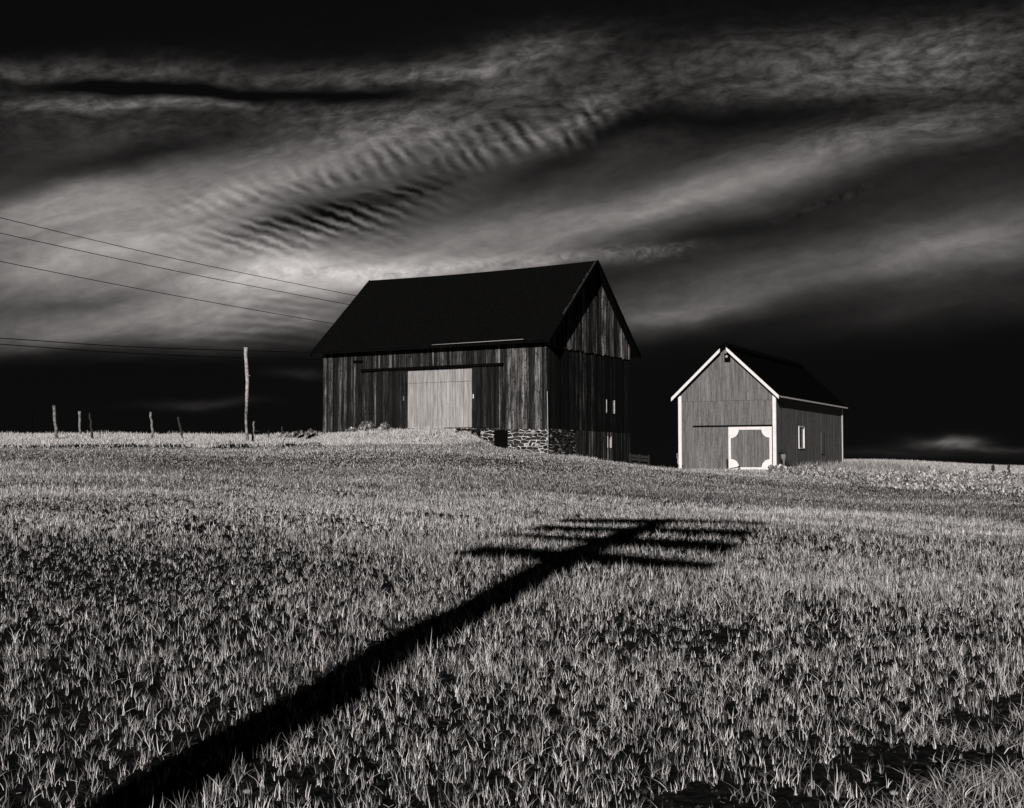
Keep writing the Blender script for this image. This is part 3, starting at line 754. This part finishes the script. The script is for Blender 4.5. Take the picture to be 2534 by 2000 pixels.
# dark sliding doors pushed to each side, their track and hood
for s0, s1 in ((2.55, ds0 - .05), (ds1 + .05, 9.6)):
    mb = MB(); boards(mb, C1, A1, O1, s0, s1, lambda s: dz0 - .02, lambda s: dz1 - .02, th=.05, jit=.01, tmin=.5, tmax=1.0, wmin=.16, wmax=.3)
    for q in mb.v[:0]: pass
    mb2 = MB(); boards(mb2, C1 + O1 * .045, A1, O1, s0, s1, lambda s: dz0 - .02, lambda s: dz1 - .02, th=.03, tmin=.4, tmax=1.2)
    o = mb2.build('sliding_door', M['door_dark'], B)
    mb = MB(); e = s0 + .06 if s0 > 5 else s1 - .1
    rect(mb, C1, A1, O1, e, e + .05, 4.78, 4.98, .09, .11)
    mb.build('latch', M['white'] if s0 < 5 else M['bucket'], o)
mb = MB(); rect(mb, C1, A1, O1, 2.3, 10.6, dz1 - .0, dz1 + .13, .06, .17)
mb.build('door_track', M['black'], B)
mb = MB()
s_ = wall_s(C1, A1, 899, 6.9); rect(mb, C1, A1, O1, s_, s_ + .55, 6.78, 6.88, .05, .16)
mb.build('wall_bracket', M['black'], B)
# corner board and lightning conductor
mb = MB(); rect(mb, C1 + G1 * .03, A1, O1, .0, .14, ZS, ZE, .045, .07, .5); mb.build('corner_board', M['barn_front'], B)
mb = MB(); p = C1 + O1 * .12 + G1 * .1
mb.tube([p + V3((0, 0, gz)), p + V3((.01, 0, ZS - .1)), p + V3((0, 0, ZS + .05)), p + V3((-.02, 0, 5.0))], .014, 6)
mb.build('lightning_conductor', M['steel'], B)
# gable windows: dark panes with pale jambs
def gwin(t0, t1, z0, z1, name='window', th=.06):
    mb = MB(); jw = .038
    rect(mb, C1, N1, G1, t0 + jw, t1 - jw, z0, z1, -.015, .0); wdw = mb.build(name, M['glass'], B)
    for a in (t0, t1 - jw):
        mb = MB(); rect(mb, C1, N1, G1, a, a + jw, z0, z1, -.02, th); mb.build('jamb', M['old_paint'], wdw)
gwin(gw_t0, gw_t1, gw_z0, gw_z1); gwin(lw_t0, lw_t1, lw_z0, lw_z1, th=.1)
# hay beam under the gable peak: its shadow bites into the lit siding
mb = MB(); hb = C1 + N1 * (D1 / 2 - .62) + V3((0, 0, ZR - 1.25))
mb.box(hb + G1 * .05, N1 * .16, V3((0, 0, .5)), G1 * .32); mb.box(hb + G1 * .05 + N1 * .3 + V3((0, 0, .45)), N1 * .12, V3((0, 0, .55)), G1 * .3)
mb.build('hay_beam', M['black'], B)

# ================================================================== small barn
O2 = -N2; G2 = -A2; Z2E, Z2R = 4.667, 7.0; zb = 1.0
B2 = empty('small_barn', C2 + A2 * (W2 / 2) + N2 * (L2 / 2) + V3((0, 0, 1.3)), 'small gabled barn with bright white trim and black roof', 'barn')
zt = 3.373; zj = 4.52
d0, d1 = wall_s(C2, A2, 1911.5, 2.5), wall_s(C2, A2, 1804, 2.5); dzb = wall_z(C2, A2, .9, 1163)
tan2 = (Z2R - Z2E) / (W2 / 2 + .25); zri = lambda s: Z2R - .06 - tan2 * abs(s - W2 / 2)
mb = MB()
boards(mb, C2, A2, O2, 0, W2, lambda s: zb, lambda s: zj, wmin=.07, wmax=.13, gap=.004, tmin=.9, tmax=1.15, jit=.004, holes=[(d0, d1, zb, zt - .05)])
mb.build('front_wall', M['red_siding'], B2)
mb = MB(); boards(mb, C2, A2, O2, 0, W2, lambda s: zj + .004, zri, wmin=.07, wmax=.13, gap=.004, tmin=.95, tmax=1.25, jit=.004, th=.05)
mb.build('upper_siding', M['red_siding'], B2)
sw0, sw1 = wall_s(C2, N2, 1975, 2.8), wall_s(C2, N2, 1988.5, 2.8); sz0, sz1 = wall_z(C2, N2, sw0, 1108), wall_z(C2, N2, sw0, 1057)
mb = MB(); boards(mb, C2, N2, G2, 0, L2, lambda s: zb, lambda s: Z2E + .15, wmin=.1, wmax=.16, gap=.004, tmin=.7, tmax=1.15, jit=.004, holes=[(sw0, sw1, sz0, sz1)])
mb.build('side_wall', M['red_siding'], B2)
mb = MB(); boards(mb, C2 + A2 * W2, N2, A2, 0, L2, lambda s: zb, lambda s: Z2E, wmin=.1, wmax=.16, gap=.004, tmin=.7, tmax=1.1)
boards(mb, C2 + N2 * L2, A2, N2, 0, W2, lambda s: zb, zri, wmin=.1, wmax=.16, gap=.004, tmin=.7, tmax=1.1)
mb.build('back_wall', M['red_siding'], B2)
mb = MB()
for base, ax in ((C2 + G2 * -.02, A2 * .08), (C2 + A2 * W2, -A2 * .08)):
    mb.prism([base + N2 * .03 + V3((0, 0, zb)), base + N2 * (L2 - .03) + V3((0, 0, zb)), base + N2 * (L2 - .03) + V3((0, 0, Z2E)), base + N2 * .03 + V3((0, 0, Z2E))], ax, .3)
for off in (0.0, L2 - .08):
    q = C2 + N2 * off; mb.prism([q + A2 * .1 + V3((0, 0, zb)), q + A2 * (W2 - .1) + V3((0, 0, zb)), q + A2 * (W2 - .1) + V3((0, 0, Z2E)), q + A2 * W2 / 2 + V3((0, 0, Z2R - .1)), q + A2 * .1 + V3((0, 0, Z2E))], N2 * .08, .3)
mb.build('inner_wall', M['black'], B2)
# side window and faint hatch
mb = MB(); fr = .035
rect(mb, C2, N2, G2, sw0, sw0 + fr, sz0, sz1, -.01, .06); rect(mb, C2, N2, G2, sw1 - fr * 1.4, sw1, sz0, sz1, -.01, .06)
rect(mb, C2, N2, G2, sw0, sw1, sz1, sz1 + .05, -.01, .06); rect(mb, C2, N2, G2, sw0, sw1, sz0 - .05, sz0, -.01, .065)
wd_ = mb.build('window', M['white'], B2)
mb = MB(); rect(mb, C2, N2, G2, sw0 + fr, sw1 - fr * 1.4, sz0, sz1, -.015, .0); mb.build('pane', M['glass'], wd_)
h0, h1 = wall_s(C2, N2, 2030, 2.5), wall_s(C2, N2, 2039, 2.5)
mb = MB(); boards(mb, C2 + G2 * .028, N2, G2, h0, h1, lambda s: 2.15, lambda s: 3.25, wmin=.1, wmax=.16, gap=.004, tmin=.45, tmax=.6); mb.build('hatch', M['red_siding'], B2)
# white corner boards
sc0 = wall_s(C2, A2, 1913.6, 2.5)
for s0, s1 in ((-.05, sc0), (W2 - .13, W2 + .03)):
    mb = MB(); rect(mb, C2, A2, O2, s0, s1, zb, Z2E - .0 + (.14 if s0 < 1 else .12), .055, .085); mb.build('corner_board', M['white'], B2, bevel=.004)
for s0, s1 in ((-.08, .03), (L2 - .14, L2 + .03)):
    mb = MB(); rect(mb, C2, N2, G2, s0, s1, zb, Z2E - .02, .035, .065); mb.build('corner_board', M['white'], B2, bevel=.004)
# roof with white rake boards
mr = MB(); OR2 = .33; OE2 = .25
roof(mr, C2, N2, A2, L2, W2, Z2E, Z2R, OE2, OR2, .07, None, rows=22)
rf = mr.build('roof', M['roof'], B2)
for sd in (0, 1):
    mb = MB()
    def Q(q): 
        s = -OE2 + q * (W2 / 2 + OE2); z = Z2E + tan2 * (s + OE2) - .04
        return C2 + A2 * (s if sd == 0 else W2 - s) - N2 * OR2 + V3((0, 0, z))
    a, c_ = Q(-.01), Q(.955 if sd == 0 else .93)
    mb.prism([a + V3((0, 0, -.07)), c_ + V3((0, 0, -.07)), c_ + V3((0, 0, .10)), a + V3((0, 0, .10))], -N2 * .035)
    mb.build('rake_board', M['white'], rf, bevel=.004)
mb = MB()
for q, sg in ((C2 + A2 * (-OE2 - .012), 1),):
    z = Z2E - .04
    mb.prism([q - N2 * OR2 + V3((0, 0, z + .0)), q + N2 * (L2 + OR2) + V3((0, 0, z + .0)), q + N2 * (L2 + OR2) + V3((0, 0, z + .065)), q - N2 * OR2 + V3((0, 0, z + .065))], A2 * .01)
mb.build('fascia', M['white'], rf)
mb = MB(); pr = C2 + A2 * W2 / 2 + V3((0, 0, Z2R + .02))
for sg in (1, -1):
    mb.prism([pr - N2 * (OR2 + .12) + V3((0, 0, .16)), pr - N2 * (OR2 + .12) + V3((0, 0, .04)), pr - N2 * (OR2 + .12) + A2 * .26 * sg + V3((0, 0, -.15)), pr - N2 * (OR2 + .12) + A2 * .26 * sg + V3((0, 0, -.04))], N2 * (L2 + .4))
mb.build('ridge_cap', M['roof'], rf)
# peak hatch with a round pale knob
mb = MB(); rect(mb, C2, A2, O2, W2 / 2 - .22, W2 / 2 + .05, 6.28, 6.68, .05, .09); ph = mb.build('peak_hatch', M['black'], B2)
bm = bmesh.new(); bmesh.ops.create_uvsphere(bm, u_segments=12, v_segments=8, radius=.065, matrix=Matrix.Translation(C2 + A2 * (W2 / 2 - .07) + O2 * .13 + V3((0, 0, 6.53))))
me = bpy.data.meshes.new('knob'); bm.to_mesh(me); bm.free(); link_mesh('knob', me, M['steel'], ph)
# door with white frame and quarter-round corner gussets
mb = MB(); boards(mb, C2 + O2 * .03, A2, O2, d0, d1, lambda s: dzb, lambda s: zt - .06, wmin=.1, wmax=.16, gap=.004, tmin=.75, tmax=1.1, jit=.004)
rect(mb, C2, A2, O2, d0, d1, dzb, zt - .06, -.02, .028, .3)
dr = mb.build('door', M['red_siding'], B2)
mb = MB(); ft = .115; a, e, z0, z1 = d0, d1, dzb, zt - .05; q0, q1 = .062, .085
rect(mb, C2, A2, O2, a, a + ft, z0, z1, q0, q1); rect(mb, C2, A2, O2, e - ft, e, z0, z1, q0, q1)
rect(mb, C2, A2, O2, a + ft, e - ft, z0, z0 + ft, q0, q1); rect(mb, C2, A2, O2, a + ft, e - ft, z1 - ft * 1.15, z1, q0, q1)
for cs, cz, ss_, sz_, rr in ((a + ft, z1 - ft * 1.15, 1, -1, .36), (e - ft, z1 - ft * 1.15, -1, -1, .37), (a + ft, z0 + ft, 1, 1, .36), (e - ft, z0 + ft, -1, 1, .37)):
    pts = [C2 + A2 * cs + O2 * (q1 - .002) + V3((0, 0, cz))]
    for k in range(11):
        th = math.pi / 2 * k / 10; pts.append(C2 + A2 * (cs + ss_ * rr * math.cos(th)) + O2 * (q1 - .002) + V3((0, 0, cz + sz_ * rr * math.sin(th))))
    mb.prism(pts, -O2 * (q1 - q0 - .002))
mb.build('door_frame', M['white'], dr)
mb = MB(); rect(mb, C2, A2, O2, .1, wall_s(C2, A2, 1716, 3.4), zt - .02, zt + .035, .03, .10); mb.build('door_track', M['black'], B2)
# ================================================================== stone wall holding the ramp
mb, mo = MB(), MB(); sR = 3.62
Cw = C1 + A1 * sR + O1 * .1
e_ = empty('retaining_wall', Cw + V3((0, 0, 2.2)), 'short dark dry stone wall holding the grass ramp at the big barn doors', 'stone wall')
rubble(mb, mo, Cw, O1, G1, 0, 2.0, 1.9, 3.3, base=.02)
mb2 = MB(); mb2.prism([Cw + V3((0, 0, 1.9)), Cw + O1 * 2.0 + V3((0, 0, 1.9)), Cw + O1 * 2.0 + V3((0, 0, 3.05)), Cw + V3((0, 0, 3.32))], A1 * .3)
mb2.build('core', M['black'], e_); mb.build('stones', M['stone'], e_, bevel=.01)

# ================================================================== posts, poles, wires
def crooked(name, px0, py0, px1, Y, r0, r1, mt, label, cat, group=None, sink=.3, kinks=6, wob=.03, n=8):
    """post from its foot (px1) on the land up to the sight point (px0, py0)"""
    f = on_ground(px1, Y); top = pt(px0, py0, Y); pts = []; rr = []
    for i in range(kinks + 1):
        q = i / kinks; p = f.lerp(top, q)
        if 0 < i < kinks: p += V3((random.uniform(-wob, wob), random.uniform(-wob, wob), 0))
        pts.append(p); rr.append((r0 + (r1 - r0) * q) * random.uniform(.88, 1.12))
    d = (pts[0] - pts[1]).normalized(); pts.insert(0, pts[0] + d * sink); rr.insert(0, r0)
    b = MB(); b.tube(pts, rr, n); o = b.build(name, mt); o.location = f
    o.data.transform(Matrix.Translation(-f)); tag(o, label, cat, group); return o
pole = empty('weathered_pole', on_ground(613, 56), 'tall pale crooked wooden pole standing alone left of the big barn', 'pole')
f = on_ground(613, 56); 
mid = pt(610, 1008, 56)
b = MB(); b.tube([f - V3((0, 0, .3)), f, f.lerp(mid, .35) + V3((-.03, 0, 0)), f.lerp(mid, .7) + V3((-.04, 0, 0)), mid], [.08, .076, .062, .06, .066], 9); b.build('pole_foot', M['post'], pole)
b = MB(); pp = [mid + V3((.01, 0, .0))] + [pt(*q, 56) for q in ((611, 980), (612.5, 945), (611, 920), (609.5, 895), (608, 880), (608.5, 860))]
b.tube(pp, [.064, .074, .072, .078, .074, .075, .084], 10); b.build('pole_shaft', M['pole'], pole)
b = MB(); k = pt(614, 931, 55.9); b.tube([k, k + V3((.09, -.02, .02))], [.03, .02], 6); b.build('branch_stub', M['post'], pole)
FP = 'weathered fence posts along the left field edge'
posts = [(133, 1004, 141, 57.0, .065, .07, 'post', 'tallest bright fence post, the leftmost clear one on the left skyline'),
 (197, 1018, 199, 60.0, .045, .07, 'post', 'straight fence post with pale top, second bright one from the left'),
 (222, 1022, 229, 57.5, .06, .035, 'post_dark', 'thin dark fence post just right of the straight pale topped post'),
 (373, 1020, 378, 57.0, .06, .05, 'post', 'forked looking fence post halfway between left edge and tall pole'),
 (441, 1032, 454, 57.5, .05, .045, 'post_dark', 'leaning dark fence post left of the tall pole'),
 (629, 1043, 626, 56.5, .055, .04, 'post', 'short pale fence post just right of the tall pole\'s foot'),
 (80, 1015, 81, 61.0, .03, .03, 'black', 'faint thin dark stake nearest the left edge of the photo'),
 (698, 1056, 700, 60.5, .045, .035, 'post_dark', 'short stubby dark stake among weeds left of the big barn'),
 (665, 1063, 665, 60.5, .03, .025, 'post_dark', 'shortest thin stake between the tall pole and the big barn')]
for i, (a, bb, c_, Y, r0, r1, mt, lab) in enumerate(posts):
    crooked('fence_post', a, bb, c_, Y, r0, r1, M[mt], lab, 'fence post', FP)
# sagging rail fixed to the short post
b = MB(); p = pt(631, 1066, 56.4); b.tube([p, pt(640, 1068, 56.5), pt(648, 1066, 56.7)], .02, 6); o = b.build('broken_rail', M['post_dark']); tag(o, 'short broken rail sticking out of the short pale post', 'rail')
RP = 'small dark fence posts on the right rise'
for a, bb, c_, Y, r0, lab in ((2298, 1155, 2301, 62, .07, 'short dark fence post, leftmost on the right rise behind the leafy plants'),
 (2418, 1153, 2418, 63, .035, 'thinnest grey fence post on the right rise'),
 (2456, 1152, 2461, 60, .10, 'thick leaning dark fence post, second from the right edge'),
 (2496, 1150, 2499, 60, .08, 'upright dark fence post nearest the right edge')):
    crooked('field_post', a, bb, c_, Y, r0, r0 * .8, M['post_dark'] if r0 > .04 else M['post'], lab, 'fence post', RP)
crooked('stake', 1676, 1122, 1680, 58.5, .025, .015, M['pole'], 'thin pale stick leaning by the left corner of the small barn', 'stake', sink=.4)
# wires
def wire(name, pts, r, label, group):
    P_ = [pt(*q) for q in pts]; b = MB(); out = []
    n = 24
    for i in range(n + 1):
        s = i / n * (len(P_) - 1); k = min(int(s), len(P_) - 2); u = s - k
        p0, p1, p2, p3 = P_[max(k - 1, 0)], P_[k], P_[k + 1], P_[min(k + 2, len(P_) - 1)]
        out.append(.5 * ((2 * p1) + (p2 - p0) * u + (2 * p0 - 5 * p1 + 4 * p2 - p3) * u * u + (3 * p1 - p0 - 3 * p2 + p3) * u ** 3))
    b.tube(out, r, 5); o = b.build(name, M['wire']); tag(o, label, 'wire', group)
WR = 'overhead wires'
wire('overhead_wire', [(-700, 370, 45), (0, 539, 54), (440, 642, 62), (880, 732, 70), (1060, 766, 74)], .016, 'highest of the three thin wires sloping down to the big barn roof', WR)
wire('overhead_wire', [(-700, 420, 45), (0, 577, 54), (440, 672, 62), (868, 755, 70), (1060, 790, 74)], .016, 'middle of the three thin wires sloping down to the big barn roof', WR)
wire('overhead_wire', [(-700, 500, 45), (0, 647, 54), (440, 733, 62), (825, 801, 69), (1060, 838, 74)], .016, 'lowest of the three thin wires sloping down to the big barn roof', WR)
wire('overhead_wire', [(-700, 795, 56), (0, 837, 60), (300, 857, 64), (610, 868, 69), (1000, 874, 74), (1580, 858, 78), (1760, 890, 80), (1860, 905, 80)], .021, 'upper of the two low wires passing behind the tall pole and big barn', WR)
wire('overhead_wire', [(-700, 805, 56), (0, 852, 60), (300, 873, 64), (610, 885, 69), (1000, 890, 74), (1580, 872, 78), (1760, 905, 80), (1860, 920, 80)], .021, 'lower of the two low wires passing behind the tall pole and big barn', WR)
# the utility pole behind the photographer, whose shadow lies over the grain
tipg = hit(1640, 1284, .05)
UH = 8.9
def shadow_foot(p, h):       # point at height h over the land that shades p
    return p + sun_to * ((h - p.z) / sun_to.z)
top = shadow_foot(tipg, UH - .15)
up = empty('utility_pole', V3((top.x, top.y, 0)), 'thick utility pole with four crossarms, seen only as its long shadow on the field', 'utility pole')
b = MB(); b.tube([V3((top.x, top.y, -.5)), V3((top.x, top.y, 3)), V3((top.x, top.y, 6)), V3((top.x, top.y, UH))], [.205, .215, .235, .24], 14); b.build('pole', M['post'], up)
for i, (h, hl, hr) in enumerate(((6.55, 1.20, 1.56), (7.33, 1.34, 1.52), (7.98, 1.50, 1.52), (8.72, 1.70, 1.56))):
    u = V3((math.cos(SUN_AZ + .06), -math.sin(SUN_AZ + .06), 0)); f2 = V3((u.y, -u.x, 0))
    b = MB(); c0 = V3((top.x, top.y, h)); b.box(c0 - u * hl - f2 * .32 - V3((0, 0, .09)), u * (hl + hr), f2 * .12, V3((0, 0, .18)))
    b.box(c0 - u * hl + f2 * .20 - V3((0, 0, .09)), u * (hl + hr), f2 * .12, V3((0, 0, .18))); b.box(c0 - f2 * .32 - u * .04 - V3((0, 0, .05)), u * .08, f2 * .6, V3((0, 0, .08)))
    arm = b.build('crossarm', M['post'], up)
    for sg in (-1, 1):
        b = MB(); b.tube([c0 + u * .45 * sg - f2 * .36, c0 - f2 * .3 - V3((0, 0, .4)) + u * .15 * sg], .02, 6); b.build('brace', M['steel'], arm)
    for k in (-1.1, -.8, -.4, .4, .8, 1.1):
        b = MB(); b.tube([c0 + u * k - f2 * .25 + V3((0, 0, .08)), c0 + u * k - f2 * .25 + V3((0, 0, .2))], [.02, .04], 6); b.build('insulator', M['steel'], arm)

# ================================================================== small things
# rusty hooped drum on a stand by the small barn's corner
Yo = 58.35; p = on_ground(1938, Yo); p.z -= .02
e_ = empty('old_separator', p, 'rusty hooped machine with grey tin cone, beside the small barn\'s front corner', 'farm machine')
ctr = pt(1937, 1124, Yo)
b = MB(); b.tube([ctr + V3((math.cos(a) * .165, .02, math.sin(a) * .2)) for a in np.linspace(-.5, math.pi + .5, 18)], .022, 7); b.build('hoop', M['rust'], e_)
b = MB(); b.tube([ctr + V3((.03, 0, -.0)), ctr + V3((.035, 0, -.2)), ctr + V3((.05, 0, -.3)), ctr + V3((.05, 0, -.62))], [.12, .11, .055, .05], 12); b.build('tin_cone', M['bucket'], e_)
b = MB(); b.tube([ctr + V3((.04, .04, 0.02)), ctr + V3((-.03, .05, .12))], [.05, .03], 8); b.tube([ctr + V3((-.12, .03, -.1)), ctr + V3((-.1, .03, -.62))], .035, 8)
b.tube([ctr + V3((.2, .05, -.35)), ctr + V3((.24, .05, -.62))], .05, 7); b.build('iron_stand', M['rust'], e_)
# guard post and rod by the small barn's door
Yg = 59.0; f = on_ground(1801, Yg)
b = MB(); t_ = pt(1801, 1137, Yg); b.tube([f - V3((0, 0, .1)), f, f.lerp(t_, .5), f.lerp(t_, .85), t_, t_ + V3((0, 0, .03))], [.06, .065, .062, .07, .06, .02], 10)
o = b.build('guard_post', M['rust']); tag(o, 'round topped dark post against the lower left of the white framed door', 'post')
b = MB(); q0, q1 = pt(1806, 1160, 58.6), pt(1828, 1156, 58.4); b.tube([q0, q1], .022, 7); b.tube([q1 - V3((.03, 0, 0)), q1 + V3((.05, 0, .01))], .045, 8)
o = b.build('iron_bar', M['rust']); tag(o, 'short dark bar with knobbed end lying across the white door\'s lower corner', 'bar')
# dark planks lying in the weeds
for (a, bb, c_, d_, Y, lab) in ((734, 1087, 752, 1077, 59.5, 'lower left dark plank lying aslant in the pale weeds'), (757, 1088, 778, 1076, 59.0, 'right-hand dark plank lying aslant nearest the big barn\'s corner')):
    b = MB(); p, q = pt(a, bb, Y), pt(c_, d_, Y + .2); b.tube([p, p.lerp(q, .5) + V3((0, 0, .03)), q], [.05, .07, .06], 6); o = b.build('dark_plank', M['black']); tag(o, lab, 'plank', 'dark planks in the weeds')
# low plank fence behind the big barn's right corner
p0, p1 = pt(1556, 1136, 66), pt(1604, 1141, 66); e_ = empty('low_fence', p0 - V3((0, 0, .4)), 'low dark board fence between the two barns', 'fence')
b = MB()
for dz in (-.28, -.05, .12): b.box(p0 + V3((0, 0, dz)), p1 - p0, V3((0, .04, 0)), V3((0, 0, .13)))
b.build('rail', M['rust'], e_)
for q in (0.02, .5, .97):
    b = MB(); b.box(p0.lerp(p1, q) + V3((0, -.07, -.9)), V3((.09, 0, 0)), V3((0, .06, 0)), V3((0, 0, 1.2))); b.build('post', M['rust'], e_)
# pale stones in the foreground
for i, (a, bb, r, lab) in enumerate(((612, 1962, .02, 'small pale rounded stone in the grain at the lower left, beside the shadow'), (1500, 1483, .05, 'flat pale stone in the grain right of the long shadow'), (2212, 1966, .02, 'pale stone on the bare strip at the lower right'))):
    p = hit(a, bb); bm = bmesh.new(); bmesh.ops.create_icosphere(bm, subdivisions=3, radius=1)
    for v_ in bm.verts: v_.co *= 1 + .12 * math.sin(v_.co.x * 4 + i) * math.cos(v_.co.y * 5); v_.co.z *= .6
    me = bpy.data.meshes.new('stone'); bm.to_mesh(me); bm.free(); me.transform(Matrix.Scale(r, 4)); o = link_mesh('stone', me, M['pebble']); o.location = p + V3((0, 0, r * .3 + (.025 if i == 1 else 0)))
    for pl in me.polygons: pl.use_smooth = True
    tag(o, lab, 'stone', 'loose stones in the field')
for o in list(COL.objects):
    if o.parent is None: regraft(o)
for o in COL.objects:
    if o.parent is not None and o.parent.type == 'MESH': o.matrix_parent_inverse = Matrix.Identity(4)
